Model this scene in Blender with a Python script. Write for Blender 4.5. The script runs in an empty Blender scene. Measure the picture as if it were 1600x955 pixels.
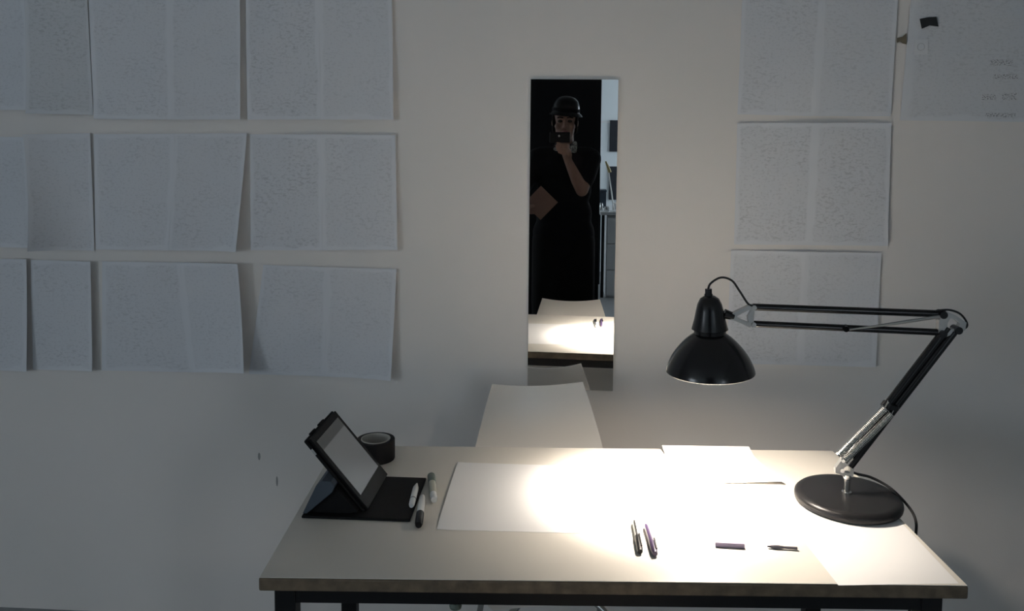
import bpy, bmesh, math, random
from mathutils import Vector, Matrix, Euler

random.seed(7)
SC = bpy.context.scene
COL = SC.collection

# ------------------------------------------------------------------ camera
CAM_POS = Vector((0.0, 0.0, 1.4905))
CAM_R = Vector((0.99833947, 0.05688049, 0.00910587))
CAM_U = Vector((-0.0132611, 0.07310726, 0.99723592))
CAM_F = Vector((-0.05605756, 0.99570073, -0.07374016))
cd = bpy.data.cameras.new('camera')
cd.sensor_width = 36.0
cd.lens = 1289.01 * 36.0 / 1600.0
cd.shift_y = -(477.5 - 307.11) / 1600.0
cd.clip_start = 0.02
cam = bpy.data.objects.new('camera', cd)
cam.matrix_world = Matrix(((CAM_R.x, CAM_U.x, -CAM_F.x, 0), (CAM_R.y, CAM_U.y, -CAM_F.y, 0),
                           (CAM_R.z, CAM_U.z, -CAM_F.z, CAM_POS.z), (0, 0, 0, 1)))
COL.objects.link(cam)
SC.camera = cam

# ------------------------------------------------------------------ daylight (overcast sky through two windows)
SKY_COLOR = (0.80, 0.905, 1.0)
SKY_STRENGTH = 9.3
LAMP_STRENGTH = 780.0     # bulb surface
LAMP_BEAM = 72.0          # watts thrown down by the reflector
w = bpy.data.worlds.new('overcast_sky')
SC.world = w
w.use_nodes = True
w.node_tree.nodes['Background'].inputs[0].default_value = (*SKY_COLOR, 1)
w.node_tree.nodes['Background'].inputs[1].default_value = SKY_STRENGTH

XL, XR, YF, YB, ZC = -5.5, 2.4, 2.3917, -4.3, 3.0      # the room
WIN = {1: ('left', -3.6, -1.4, 0.75, 2.15), 2: ('right', -4.1, -2.8, 0.85, 2.25)}   # y0, y1, z0, z1


def portal(n):
    side, y0, y1, z0, z1 = WIN[n]
    l = bpy.data.lights.new('daylight_portal', 'AREA')
    l.shape = 'RECTANGLE'
    l.size = z1 - z0
    l.size_y = y1 - y0
    l.cycles.is_portal = True
    o = bpy.data.objects.new('daylight_portal', l)
    o.location = (XL - 0.02 if side == 'left' else XR + 0.02, (y0 + y1) / 2, (z0 + z1) / 2)
    o.rotation_euler = (0, math.radians(-90 if side == 'left' else 90), 0)
    COL.objects.link(o)


portal(1)
portal(2)
SC.view_settings.view_transform = 'Standard'
SC.view_settings.look = 'None'
SC.view_settings.exposure = 0.0
SC.view_settings.gamma = 1.0
SC.view_settings.use_curve_mapping = False


# ------------------------------------------------------------------ materials
def mat(name, color, rough=0.6, metal=0.0, spec=0.5, noise=None, bump=None, emit=None, coat=0.0):
    """noise = (scale, amount, second colour); bump = (scale, strength, distance)"""
    m = bpy.data.materials.new(name)
    m.use_nodes = True
    nt = m.node_tree
    b = nt.nodes['Principled BSDF']
    b.inputs['Base Color'].default_value = (*color, 1)
    b.inputs['Roughness'].default_value = rough
    b.inputs['Metallic'].default_value = metal
    b.inputs['Specular IOR Level'].default_value = spec
    b.inputs['Coat Weight'].default_value = coat
    tc = nt.nodes.new('ShaderNodeTexCoord')
    if noise:
        n = nt.nodes.new('ShaderNodeTexNoise')
        n.inputs['Scale'].default_value = noise[0]
        n.inputs['Detail'].default_value = 6
        nt.links.new(tc.outputs['Object'], n.inputs['Vector'])
        r = nt.nodes.new('ShaderNodeMapRange')
        r.inputs[1].default_value = 0.35
        r.inputs[2].default_value = 0.65
        r.inputs[3].default_value = 0.0
        r.inputs[4].default_value = noise[1]
        nt.links.new(n.outputs['Fac'], r.inputs[0])
        mx = nt.nodes.new('ShaderNodeMix')
        mx.data_type = 'RGBA'
        mx.inputs[6].default_value = (*color, 1)
        mx.inputs[7].default_value = (*noise[2], 1)
        nt.links.new(r.outputs[0], mx.inputs[0])
        nt.links.new(mx.outputs[2], b.inputs['Base Color'])
    if bump:
        n = nt.nodes.new('ShaderNodeTexNoise')
        n.inputs['Scale'].default_value = bump[0]
        n.inputs['Detail'].default_value = 4
        nt.links.new(tc.outputs['Object'], n.inputs['Vector'])
        bp = nt.nodes.new('ShaderNodeBump')
        bp.inputs['Strength'].default_value = bump[1]
        bp.inputs['Distance'].default_value = bump[2]
        nt.links.new(n.outputs['Fac'], bp.inputs['Height'])
        nt.links.new(bp.outputs['Normal'], b.inputs['Normal'])
    if emit:
        b.inputs['Emission Color'].default_value = (*emit[0], 1)
        b.inputs['Emission Strength'].default_value = emit[1]
    return m


def math_node(nt, op, a, b=None, c=None):
    n = nt.nodes.new('ShaderNodeMath')
    n.operation = op
    for i, v in enumerate((a, b, c)):
        if v is None:
            continue
        if isinstance(v, (int, float)):
            n.inputs[i].default_value = v
        else:
            nt.links.new(v, n.inputs[i])
    return n.outputs[0]


def paper_mat(name, color, ink, seed, density=0.5, dark=0.35, notes=None):
    """paper covered with fine pencil writing and sketch strokes, by UV (metres on the sheet)"""
    m = bpy.data.materials.new(name)
    m.use_nodes = True
    nt = m.node_tree
    b = nt.nodes['Principled BSDF']
    b.inputs['Roughness'].default_value = 0.75
    b.inputs['Specular IOR Level'].default_value = 0.2
    uv = nt.nodes.new('ShaderNodeUVMap')
    uv.uv_map = 'UVMap'

    def noise(scale, loc, rot=0.0, stretch=(1, 1, 1), detail=3.0):
        mp = nt.nodes.new('ShaderNodeMapping')
        mp.inputs['Location'].default_value = loc
        mp.inputs['Rotation'].default_value = (0, 0, rot)
        mp.inputs['Scale'].default_value = stretch
        nt.links.new(uv.outputs[0], mp.inputs['Vector'])
        n = nt.nodes.new('ShaderNodeTexNoise')
        n.inputs['Scale'].default_value = scale
        n.inputs['Detail'].default_value = detail
        nt.links.new(mp.outputs[0], n.inputs['Vector'])
        return n.outputs['Fac']

    def band(v, lo, hi):
        r = nt.nodes.new('ShaderNodeMapRange')
        r.interpolation_type = 'SMOOTHSTEP'
        r.inputs[1].default_value = lo
        r.inputs[2].default_value = hi
        nt.links.new(v, r.inputs[0])
        return r.outputs[0]
    s1 = band(noise(70, (seed, 0, 0), 0.5, (1, 2.2, 1), 4), 0.53, 0.62)          # slanted hatching
    s2 = band(noise(120, (0, seed, 0), 0.0, (1, 1.6, 1), 3), 0.55, 0.64)         # words
    patch = band(noise(9, (seed, seed, 0)), 0.40, 0.60)
    mix = math_node(nt, 'MAXIMUM', math_node(nt, 'MULTIPLY', s1, patch), math_node(nt, 'MULTIPLY', s2, 0.7))
    un = nt.nodes.new('ShaderNodeUVMap')
    un.uv_map = 'UnitUV'
    su = nt.nodes.new('ShaderNodeSeparateXYZ')
    nt.links.new(un.outputs[0], su.inputs[0])
    wob = math_node(nt, 'MULTIPLY', math_node(nt, 'SUBTRACT', noise(14, (0, 0, seed)), 0.5), 0.10)
    uu = math_node(nt, 'ADD', math_node(nt, 'ABSOLUTE', math_node(nt, 'SUBTRACT', su.outputs[0], 0.5)), wob)
    vv = math_node(nt, 'ADD', math_node(nt, 'ABSOLUTE', math_node(nt, 'SUBTRACT', su.outputs[1], 0.5)), wob)
    area = math_node(nt, 'MULTIPLY', band(uu, 0.47, 0.43), band(vv, 0.48, 0.455))          # written area inside the margins; paler edges paint in the fold highlights
    fac = math_node(nt, 'MULTIPLY', math_node(nt, 'ADD', math_node(nt, 'MULTIPLY', mix, dark), 0.05 + 0.2 * dark), area)
    if notes:
        sp = nt.nodes.new('ShaderNodeSeparateXYZ')
        nt.links.new(uv.outputs[0], sp.inputs[0])
        s3 = band(noise(260, (3, seed, 0), 0.0, (1, 1.3, 1), 2), 0.50, 0.60)
        for (u0, u1, v0, v1) in notes:
            inside = math_node(nt, 'MULTIPLY',
                               math_node(nt, 'MULTIPLY', math_node(nt, 'GREATER_THAN', sp.outputs[0], u0), math_node(nt, 'LESS_THAN', sp.outputs[0], u1)),
                               math_node(nt, 'MULTIPLY', math_node(nt, 'GREATER_THAN', sp.outputs[1], v0), math_node(nt, 'LESS_THAN', sp.outputs[1], v1)))
            fac = math_node(nt, 'MAXIMUM', fac, math_node(nt, 'MULTIPLY', math_node(nt, 'MULTIPLY', s3, inside), 0.8))
    mx = nt.nodes.new('ShaderNodeMix')
    mx.data_type = 'RGBA'
    mx.inputs[6].default_value = (*color, 1)
    mx.inputs[7].default_value = (*ink, 1)
    nt.links.new(fac, mx.inputs[0])
    nt.links.new(mx.outputs[2], b.inputs['Base Color'])
    return m


M = {}
M['wall'] = mat('wall_paint', (0.735, 0.70, 0.67), 0.85, spec=0.2, noise=(2.2, 0.35, (0.66, 0.65, 0.62)), bump=(240, 0.12, 0.002))
M['ceiling'] = mat('ceiling_paint', (0.60, 0.60, 0.59), 0.9, spec=0.1)
M['wall_cool'] = mat('cool_white_wall_paint', (0.72, 0.78, 0.81), 0.85, spec=0.2)
M['wall_plain'] = mat('side_wall_paint', (0.55, 0.56, 0.56), 0.85, spec=0.2)
M['floor'] = mat('floor_lino', (0.30, 0.31, 0.315), 0.6, noise=(14, 0.5, (0.28, 0.29, 0.30)))
M['laminate'] = mat('cream_laminate', (0.72, 0.685, 0.62), 0.42, spec=0.4, noise=(6, 0.25, (0.68, 0.65, 0.59)))
M['particle'] = mat('worn_particle_edge', (0.17, 0.125, 0.08), 0.7, noise=(38, 0.8, (0.07, 0.055, 0.04)))
M['black_steel'] = mat('black_painted_steel', (0.006, 0.006, 0.007), 0.5, spec=0.3)
M['enamel'] = mat('black_enamel', (0.006, 0.006, 0.007), 0.22, spec=0.5)
M['black_matte'] = mat('black_base_paint', (0.009, 0.009, 0.010), 0.36, spec=0.3)
M['cable'] = mat('black_cable', (0.008, 0.008, 0.009), 0.5)
M['liner'] = mat('pale_grey_reflector', (0.70, 0.69, 0.66), 0.5)
M['bulb'] = mat('glowing_bulb', (1, 1, 1), 0.4, emit=((1.0, 0.885, 0.76), LAMP_STRENGTH))
M['chrome'] = mat('chrome', (0.78, 0.77, 0.75), 0.16, metal=1.0)
M['cast'] = mat('grey_cast_metal', (0.42, 0.42, 0.41), 0.38, metal=0.7)
M['shell'] = mat('white_chair_shell', (0.80, 0.765, 0.715), 0.33, spec=0.5)
M['mirror'] = mat('mirror_silver', (0.90, 0.905, 0.90), 0.0, metal=1.0)
M['mirror_back'] = mat('mirror_backing', (0.25, 0.26, 0.26), 0.5)
M['paper'] = mat('plain_paper', (0.86, 0.855, 0.85), 0.8, spec=0.15)
M['case'] = mat('black_leather_case', (0.004, 0.004, 0.0045), 0.7, spec=0.2, bump=(700, 0.2, 0.001))
M['case_blue'] = mat('dark_blue_case_flap', (0.05, 0.065, 0.085), 0.6)
M['screen'] = mat('tablet_screen', (0.03, 0.03, 0.03), 0.35, spec=0.25, emit=((0.9, 0.98, 1.0), 0.065))
M['tablet_black'] = mat('tablet_black_glass', (0.006, 0.006, 0.007), 0.5, spec=0.12)
M['screen_bar'] = mat('tablet_screen_bar', (0.02, 0.02, 0.02), 0.35, spec=0.25, emit=((0.9, 0.98, 1.0), 0.025))
M['grey_button'] = mat('pale_grey_button', (0.4, 0.4, 0.4), 0.5)
M['tape'] = mat('black_tape', (0.006, 0.006, 0.007), 0.6, spec=0.15)
M['core'] = mat('cardboard_core', (0.42, 0.41, 0.38), 0.8)
M['white_plastic'] = mat('white_plastic', (0.75, 0.75, 0.74), 0.35)
M['black_plastic'] = mat('black_plastic', (0.006, 0.006, 0.007), 0.38, spec=0.35)
M['cream_plastic'] = mat('cream_plastic', (0.52, 0.51, 0.42), 0.35)
M['green_plastic'] = mat('grey_green_plastic', (0.13, 0.17, 0.14), 0.4)
M['purple_plastic'] = mat('dark_purple_plastic', (0.045, 0.028, 0.07), 0.3)
M['violet'] = mat('greyish_violet_rubber', (0.24, 0.20, 0.29), 0.6)
M['pencil'] = mat('dark_grey_wood', (0.10, 0.09, 0.11), 0.6)
M['black_tape_bit'] = mat('black_tape_patch', (0.008, 0.008, 0.009), 0.5)
M['tan_tape'] = mat('tan_tape_patch', (0.16, 0.13, 0.08), 0.5)
M['skin'] = mat('skin', (0.235, 0.145, 0.11), 0.6, spec=0.15, noise=(30, 0.4, (0.20, 0.12, 0.09)))
M['lips'] = mat('lips', (0.24, 0.10, 0.09), 0.5)
M['eye'] = mat('eye_dark', (0.03, 0.022, 0.018), 0.2)
M['hair'] = mat('dark_hair', (0.008, 0.006, 0.005), 0.9, spec=0.03)
M['cloth'] = mat('black_cloth', (0.006, 0.006, 0.007), 0.9, spec=0.1)
M['trouser'] = mat('black_trouser_cloth', (0.007, 0.0065, 0.0065), 0.9, spec=0.1)
M['shoe'] = mat('black_shoe', (0.01, 0.01, 0.01), 0.4)
M['hat'] = mat('black_hat_cloth', (0.002, 0.002, 0.0022), 0.26, spec=0.16)
M['phone'] = mat('black_phone_shell', (0.003, 0.003, 0.0035), 0.4, spec=0.15)
M['scarf'] = mat('grey_patterned_scarf', (0.30, 0.31, 0.30), 0.9, noise=(120, 1.0, (0.05, 0.05, 0.05)))
M['cover'] = mat('brown_book_cover', (0.13, 0.068, 0.048), 0.6)
M['pages'] = mat('book_pages', (0.36, 0.32, 0.27), 0.9)
M['board'] = mat('black_board', (0.004, 0.0045, 0.006), 0.7, spec=0.2)
M['white_frame'] = mat('white_window_paint', (0.75, 0.76, 0.76), 0.5)
M['white_desk'] = mat('white_desk_paint', (0.66, 0.68, 0.69), 0.5)
M['dark_art'] = mat('dark_picture', (0.022, 0.026, 0.035), 0.5, noise=(7, 0.6, (0.012, 0.014, 0.02)))
M['dark_blue'] = mat('dark_blue_box', (0.02, 0.035, 0.055), 0.5)
M['tan'] = mat('tan_wood', (0.38, 0.31, 0.14), 0.5)
M['slip'] = mat('grey_slip_paper', (0.655, 0.665, 0.68), 0.8, spec=0.15)
M['pencil_line'] = mat('faint_pencil', (0.46, 0.47, 0.48), 0.8)
M['stain'] = mat('grey_scuff', (0.30, 0.30, 0.29), 0.9)
M['jar'] = mat('jar_metal', (0.6, 0.62, 0.63), 0.2, metal=0.8)

g = bpy.data.materials.new('window_glass')
g.use_nodes = True
nt = g.node_tree
nt.nodes.remove(nt.nodes['Principled BSDF'])
tr = nt.nodes.new('ShaderNodeBsdfTransparent')
gl = nt.nodes.new('ShaderNodeBsdfGlossy')
gl.inputs['Roughness'].default_value = 0.0
mxs = nt.nodes.new('ShaderNodeMixShader')
mxs.inputs[0].default_value = 0.06
nt.links.new(tr.outputs[0], mxs.inputs[1])
nt.links.new(gl.outputs[0], mxs.inputs[2])
nt.links.new(mxs.outputs[0], nt.nodes['Material Output'].inputs['Surface'])
M['glass'] = g


# ------------------------------------------------------------------ helpers
def obj(name, bm, material, parent=None, smooth=False):
    """bm is in world space; parented objects are re-expressed in their parent's space"""
    me = bpy.data.meshes.new(name)
    if parent is not None:
        bm.transform(parent_world(parent).inverted())
    bmesh.ops.recalc_face_normals(bm, faces=bm.faces)
    if smooth:
        for f in bm.faces:
            f.smooth = True
    bm.to_mesh(me)
    bm.free()
    if smooth == 'auto':
        try:
            me.set_sharp_from_angle(angle=math.radians(38))
        except Exception:
            pass
    o = bpy.data.objects.new(name, me)
    COL.objects.link(o)
    if material is not None:
        for mm in (material if isinstance(material, (list, tuple)) else [material]):
            me.materials.append(M[mm] if isinstance(mm, str) else mm)
    if parent is not None:
        o.parent = parent
    return o


def parent_world(p):
    m = p.matrix_basis.copy()
    q = p.parent
    while q is not None:
        m = q.matrix_basis @ m
        q = q.parent
    return m


def tag(o, label, cat, group=None, kind=None):
    if label:
        o['label'] = label
    if cat:
        o['category'] = cat
    if group:
        o['group'] = group
    if kind:
        o['kind'] = kind
    return o


def thing(name, label, cat, loc=(0, 0, 0), rz=0.0, group=None):
    o = bpy.data.objects.new(name, None)
    o.empty_display_size = 0.05
    o.location = loc
    o.rotation_euler = (0, 0, rz)
    o.matrix_basis = Matrix.Translation(Vector(loc)) @ Matrix.Rotation(rz, 4, 'Z')
    COL.objects.link(o)
    return tag(o, label, cat, group)


def struct(o):
    o['kind'] = 'structure'
    return o


def box(bm, x0, x1, y0, y1, z0, z1, bevel=0.0, mtx=None, seg=2):
    vs = [bm.verts.new((x, y, z)) for x in (x0, x1) for y in (y0, y1) for z in (z0, z1)]
    fs = [(0, 1, 3, 2), (4, 6, 7, 5), (0, 4, 5, 1), (2, 3, 7, 6), (0, 2, 6, 4), (1, 5, 7, 3)]
    faces = [bm.faces.new([vs[i] for i in f]) for f in fs]
    if bevel > 0:
        es = list({e for f in faces for e in f.edges})
        r = bmesh.ops.bevel(bm, geom=es, offset=bevel, segments=seg, affect='EDGES', profile=0.5)
        vs = list({v for f in r['faces'] for v in f.verts} | {v for v in vs if v.is_valid})
    if mtx is not None:
        bmesh.ops.transform(bm, matrix=mtx, verts=[v for v in vs if v.is_valid])
    return vs


def Box(*a, **k):
    bm = bmesh.new()
    box(bm, *a, **k)
    return bm


def ring(bm, c, d, r, n, up=None):
    d = d.normalized()
    a = Vector((0, 0, 1)) if abs(d.z) < 0.9 else Vector((0, 1, 0))
    u = d.cross(a).normalized()
    v = d.cross(u)
    return [bm.verts.new(c + (u * math.cos(t) + v * math.sin(t)) * r) for t in [2 * math.pi * i / n for i in range(n)]]


def tube(bm, pts, r, n=10, caps=True):
    pts = [Vector(p) for p in pts]
    rs = r if isinstance(r, (list, tuple)) else [r] * len(pts)
    rings = []
    prev = None
    for i, p in enumerate(pts):
        d = (pts[min(i + 1, len(pts) - 1)] - pts[max(i - 1, 0)]).normalized()
        if prev is None:
            a = Vector((0, 0, 1)) if abs(d.z) < 0.9 else Vector((0, 1, 0))
            u = d.cross(a).normalized()
        else:
            u = (prev - d * prev.dot(d)).normalized()
        prev = u
        v = d.cross(u)
        rings.append([bm.verts.new(p + (u * math.cos(t) + v * math.sin(t)) * rs[i]) for t in [2 * math.pi * k / n for k in range(n)]])
    for a, b in zip(rings, rings[1:]):
        for k in range(n):
            bm.faces.new((a[k], a[(k + 1) % n], b[(k + 1) % n], b[k]))
    if caps:
        bm.faces.new(rings[0][::-1])
        bm.faces.new(rings[-1])


def Tube(pts, r, n=10):
    bm = bmesh.new()
    tube(bm, pts, r, n)
    return bm


def smooth_path(pts, sub=6):
    P = [Vector(p) for p in pts]
    out = []
    for i in range(len(P) - 1):
        p0, p1, p2, p3 = P[max(i - 1, 0)], P[i], P[i + 1], P[min(i + 2, len(P) - 1)]
        for k in range(sub):
            t = k / sub
            out.append(0.5 * ((2 * p1) + (p2 - p0) * t + (2 * p0 - 5 * p1 + 4 * p2 - p3) * t * t + (-p0 + 3 * p1 - 3 * p2 + p3) * t ** 3))
    out.append(P[-1])
    return out


def lathe(bm, prof, c=(0, 0, 0), n=40, mtx=None, closed=False):
    """prof = [(r, z)...]; closed joins last to first"""
    c = Vector(c)
    rows = []
    vs = []
    for r, z in prof:
        if r < 1e-6:
            row = [bm.verts.new(c + Vector((0, 0, z)))]
        else:
            row = [bm.verts.new(c + Vector((r * math.cos(2 * math.pi * k / n), r * math.sin(2 * math.pi * k / n), z))) for k in range(n)]
        rows.append(row)
        vs += row
    pairs = list(zip(rows, rows[1:])) + ([(rows[-1], rows[0])] if closed else [])
    for a, b in pairs:
        for k in range(n):
            k2 = (k + 1) % n
            if len(a) == 1 and len(b) == 1:
                continue
            if len(a) == 1:
                bm.faces.new((a[0], b[k2], b[k]))
            elif len(b) == 1:
                bm.faces.new((a[k], a[k2], b[0]))
            else:
                bm.faces.new((a[k], a[k2], b[k2], b[k]))
    if mtx is not None:
        bmesh.ops.transform(bm, matrix=mtx, verts=vs)
    return vs


def Lathe(prof, c=(0, 0, 0), n=40, mtx=None, closed=False):
    bm = bmesh.new()
    lathe(bm, prof, c, n, mtx, closed)
    return bm


def axis_matrix(p0, p1):
    """local +z runs from p0 to p1, origin at p0"""
    p0, p1 = Vector(p0), Vector(p1)
    return Matrix.Translation(p0) @ (p1 - p0).to_track_quat('Z', 'Y').to_matrix().to_4x4()


def surface(fn, nu, nv, thick, uvfn=None):
    """closed thin sheet: fn(u, v) -> (point, normal) for u, v in 0..1; thickness goes along -normal"""
    bm = bmesh.new()
    uvl = bm.loops.layers.uv.new('UVMap')
    uvn = bm.loops.layers.uv.new('UnitUV')
    UN = {}
    F, B, UV = [], [], {}
    for j in range(nv + 1):
        fr, br = [], []
        for i in range(nu + 1):
            u, v = i / nu, j / nv
            p, nrm = fn(u, v)
            a = bm.verts.new(p)
            b = bm.verts.new(Vector(p) - Vector(nrm) * thick)
            UV[a] = UV[b] = uvfn(u, v) if uvfn else (u, v)
            UN[a] = UN[b] = (u, v)
            fr.append(a)
            br.append(b)
        F.append(fr)
        B.append(br)
    for j in range(nv):
        for i in range(nu):
            bm.faces.new((F[j][i], F[j][i + 1], F[j + 1][i + 1], F[j + 1][i]))
            bm.faces.new((B[j][i], B[j + 1][i], B[j + 1][i + 1], B[j][i + 1]))
    rim = [(0, i) for i in range(nu + 1)] + [(j, nu) for j in range(1, nv + 1)] + [(nv, i) for i in range(nu - 1, -1, -1)] + [(j, 0) for j in range(nv - 1, 0, -1)]
    for k in range(len(rim)):
        j, i = rim[k]
        j2, i2 = rim[(k + 1) % len(rim)]
        bm.faces.new((F[j][i], B[j][i], B[j2][i2], F[j2][i2]))
    for f in bm.faces:
        for l in f.loops:
            l[uvl].uv = UV[l.vert]
            l[uvn].uv = UN[l.vert]
    return bm


def bil(c, u, v):
    """corners TL, TR, BR, BL; u left to right, v bottom to top"""
    return (c[0] * (1 - u) + c[1] * u) * v + (c[3] * (1 - u) + c[2] * u) * (1 - v)


# ------------------------------------------------------------------ the room
T = 0.15
bm = Box(XL - T, XR + T, YF, YF + T, 0, ZC)
struct(obj('wall_front', bm, 'wall'))
struct(obj('wall_back', Box(XL - T, XR + T, YB - T, YB, 0, ZC), 'wall_cool'))
struct(obj('floor', Box(XL - T, XR + T, YB - T, YF + T, -0.1, 0), 'floor'))
struct(obj('ceiling', Box(XL - T, XR + T, YB - T, YF + T, ZC, ZC + 0.1), 'ceiling'))


def side_wall(name, x0, x1, n):
    _, y0, y1, z0, z1 = WIN[n]
    bm = bmesh.new()
    box(bm, x0, x1, YB, y0, 0, ZC)
    box(bm, x0, x1, y1, YF, 0, ZC)
    box(bm, x0, x1, y0, y1, 0, z0)
    box(bm, x0, x1, y0, y1, z1, ZC)
    struct(obj(name, bm, 'wall_plain'))


side_wall('wall_left', XL - T, XL, 1)
side_wall('wall_right', XR, XR + T, 2)
for n in (1, 2):
    side, y0, y1, z0, z1 = WIN[n]
    xm = XL - T * 0.6 if side == 'left' else XR + T * 0.6
    bm = bmesh.new()
    fw = 0.05
    box(bm, xm - 0.03, xm + 0.03, y0, y1, z0, z0 + fw)
    box(bm, xm - 0.03, xm + 0.03, y0, y1, z1 - fw, z1)
    box(bm, xm - 0.03, xm + 0.03, y0, y0 + fw, z0 + fw, z1 - fw)
    box(bm, xm - 0.03, xm + 0.03, y1 - fw, y1, z0 + fw, z1 - fw)
    ym = (y0 + y1) / 2
    box(bm, xm - 0.025, xm + 0.025, ym - 0.025, ym + 0.025, z0 + fw, z1 - fw)
    wo = struct(obj('window_%d' % n, bm, 'white_frame'))
    for a, b in ((y0 + fw, ym - 0.025), (ym + 0.025, y1 - fw)):
        obj('pane', Box(xm - 0.003, xm + 0.003, a, b, z0 + fw, z1 - fw), 'glass', wo)
    sx = (XL - 0.02, XL + 0.05) if side == 'left' else (XR - 0.05, XR + 0.02)
    obj('window_sill', Box(sx[0], sx[1], y0 - 0.04, y1 + 0.04, z0 - 0.03, z0, 0.004), 'white_frame', wo)

# ------------------------------------------------------------------ wall mirror
t = thing('wall_mirror', 'narrow frameless mirror on the white wall reflecting a person in black', 'mirror', (0.042, YF, 0.745))
obj('backing', Box(-0.0815, 0.1645, YF - 0.003, YF - 0.0002, 0.748, 1.650), 'mirror_back', t)
obj('glass', Box(-0.084, 0.1676, YF - 0.008, YF - 0.003, 0.745, 1.653, 0.0008, seg=1), 'mirror', t)

# ------------------------------------------------------------------ sheets on the wall
PAPERS = [paper_mat('pencilled_paper_%d' % i, (0.66, 0.675, 0.705), (0.22, 0.23, 0.25), 3.7 * i + 1.3, dark=d) for i, d in enumerate((0.17, 0.22, 0.30, 0.20))]
M['paper_note'] = paper_mat('pencilled_paper_notes', (0.645, 0.66, 0.685), (0.10, 0.11, 0.12), 9.1, dark=0.14,
                            notes=((0.225, 0.285, 0.155, 0.172), (0.235, 0.300, 0.118, 0.131), (0.21, 0.245, 0.060, 0.076),
                                   (0.262, 0.30, 0.060, 0.080), (0.222, 0.300, 0.012, 0.024)))
M['paper_shaded'] = paper_mat('shaded_pencilled_paper', (0.61, 0.63, 0.655), (0.18, 0.20, 0.21), 21.0, dark=0.25)  # darker copy of the paper, shade of the tilted sheet put into its colour


def wall_page(c, lift, parent, material, uv0):
    """c = TL, TR, BR, BL in (x, z) on the wall; lift = distance off the wall at TL, TR, BR, BL, edges swell between"""
    C = [Vector((p[0], 0, p[1])) for p in c]
    L = lift[:4]
    pw = lift[4] if len(lift) > 4 else 1.0

    def fn(u, v):
        p = bil(C, u, v)
        a = (L[0] * (1 - u) ** pw + L[1] * u ** pw) * v ** 1.3 + (L[3] * (1 - u) ** pw + L[2] * u ** pw) * (1 - v) ** 1.3
        w = 0.0012 * math.sin(u * 5 + uv0[0] * 9) * math.sin(v * 4 + uv0[1] * 7)
        p.y = YF - 0.0035 - a - abs(w)
        return p, Vector((0, -1, 0))
    wd = (C[1] - C[0]).length
    ht = (C[0] - C[3]).length
    return obj('page', surface(fn, 14, 14, 0.0004, lambda u, v: (uv0[0] + u * wd, uv0[1] + v * ht)), material, parent, smooth='auto')


def sheet(label, c, pages, materials, group, name='drawing_sheet'):
    z0 = min(p[1] for p in c[:4])
    xm = sum(p[0] for p in c[:4]) / 4
    t = thing(name, label, 'paper sheet', (xm, YF, z0), 0, group)
    if len(c) == 6:
        q = ([c[0], c[4], c[5], c[3]], [c[4], c[1], c[2], c[5]])
    else:
        q = ([c[0], c[1], c[2], c[3]],)
    for k, cc in enumerate(q):
        wall_page(cc, pages[k], t, materials[k % len(materials)], (k * 0.25 + (0 if name == 'note_sheet' else random.random()), 0 if name == 'note_sheet' else random.random()))
    return t


LG, RG = 'pencilled sheets on the wall left of the mirror', 'pencilled sheets on the wall right of the mirror'
P0, P1, P2, P3 = PAPERS
SH = M['paper_shaded']
F0 = (0.001, 0.001, 0.001, 0.001)
sheet('pencilled sheet cut by the left photo border, top row', [(-1.835, 1.892), (-1.572, 1.892), (-1.576, 1.553), (-1.839, 1.551)], [(0.001, 0.010, 0.012, 0.001, 3)], [P0], LG)
sheet('narrow darker pencilled sheet, top row, second column from the left border', [(-1.562, 1.885), (-1.391, 1.892), (-1.382, 1.540), (-1.564, 1.542)], [(0.034, 0.001, 0.001, 0.042)], [SH], LG)
sheet('wide two-page pencilled sheet, top row, third column from the left border', [(-1.387, 1.892), (-0.929, 1.891), (-0.932, 1.530), (-1.379, 1.528), (-1.142, 1.891), (-1.141, 1.528)],
      [(0.001, 0.003, 0.010, 0.004), (0.003, 0.010, 0.014, 0.010, 2)], [P1, P0], LG)
sheet('two-page pencilled sheet, top row, nearest the mirror on its left', [(-0.915, 1.891), (-0.485, 1.891), (-0.480, 1.533), (-0.915, 1.530), (-0.698, 1.891), (-0.695, 1.532)],
      [(0.002, 0.006, 0.006, 0.002, 2), (0.006, 0.004, 0.012, 0.006, 2)], [P2, P0], LG)
sheet('pencilled sheet cut by the left photo border, middle row', [(-1.863, 1.471), (-1.588, 1.473), (-1.570, 1.141), (-1.857, 1.137)], [(0.001, 0.012, 0.020, 0.004, 3)], [P0], LG)
sheet('narrow buckled sheet with a dark shadow, middle row, second column from the left border', [(-1.577, 1.481), (-1.392, 1.486), (-1.390, 1.133), (-1.543, 1.140)], [(0.038, 0.004, 0.002, 0.085, 2.0)], [P3], LG)
sheet('wide two-page pencilled sheet, middle row, third column, lower right corner lifting', [(-1.382, 1.483), (-0.917, 1.490), (-0.945, 1.141), (-1.386, 1.137), (-1.134, 1.487), (-1.159, 1.139)],
      [(0.002, 0.003, 0.008, 0.002), (0.003, 0.003, 0.032, 0.008, 2.5)], [P1, P3], LG)
sheet('two-page sketched sheet, middle row, nearest the mirror on its left', [(-0.908, 1.487), (-0.476, 1.489), (-0.469, 1.153), (-0.911, 1.143), (-0.694, 1.489), (-0.693, 1.147)],
      [(0.001, 0.006, 0.006, 0.001, 2), (0.006, 0.004, 0.012, 0.006, 2)], [P2, P1], LG)
sheet('pencilled sheet cut by the left photo border, bottom row', [(-1.869, 1.101), (-1.597, 1.106), (-1.601, 0.763), (-1.874, 0.756)], [(0.001, 0.012, 0.024, 0.004, 3)], [P0], LG)
sheet('narrow pencilled sheet beside a dark gap, bottom row, second column from the left border', [(-1.591, 1.102), (-1.397, 1.102), (-1.399, 0.768), (-1.595, 0.763)], [(0.001, 0.014, 0.018, 0.001, 2)], [P3], LG)
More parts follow.
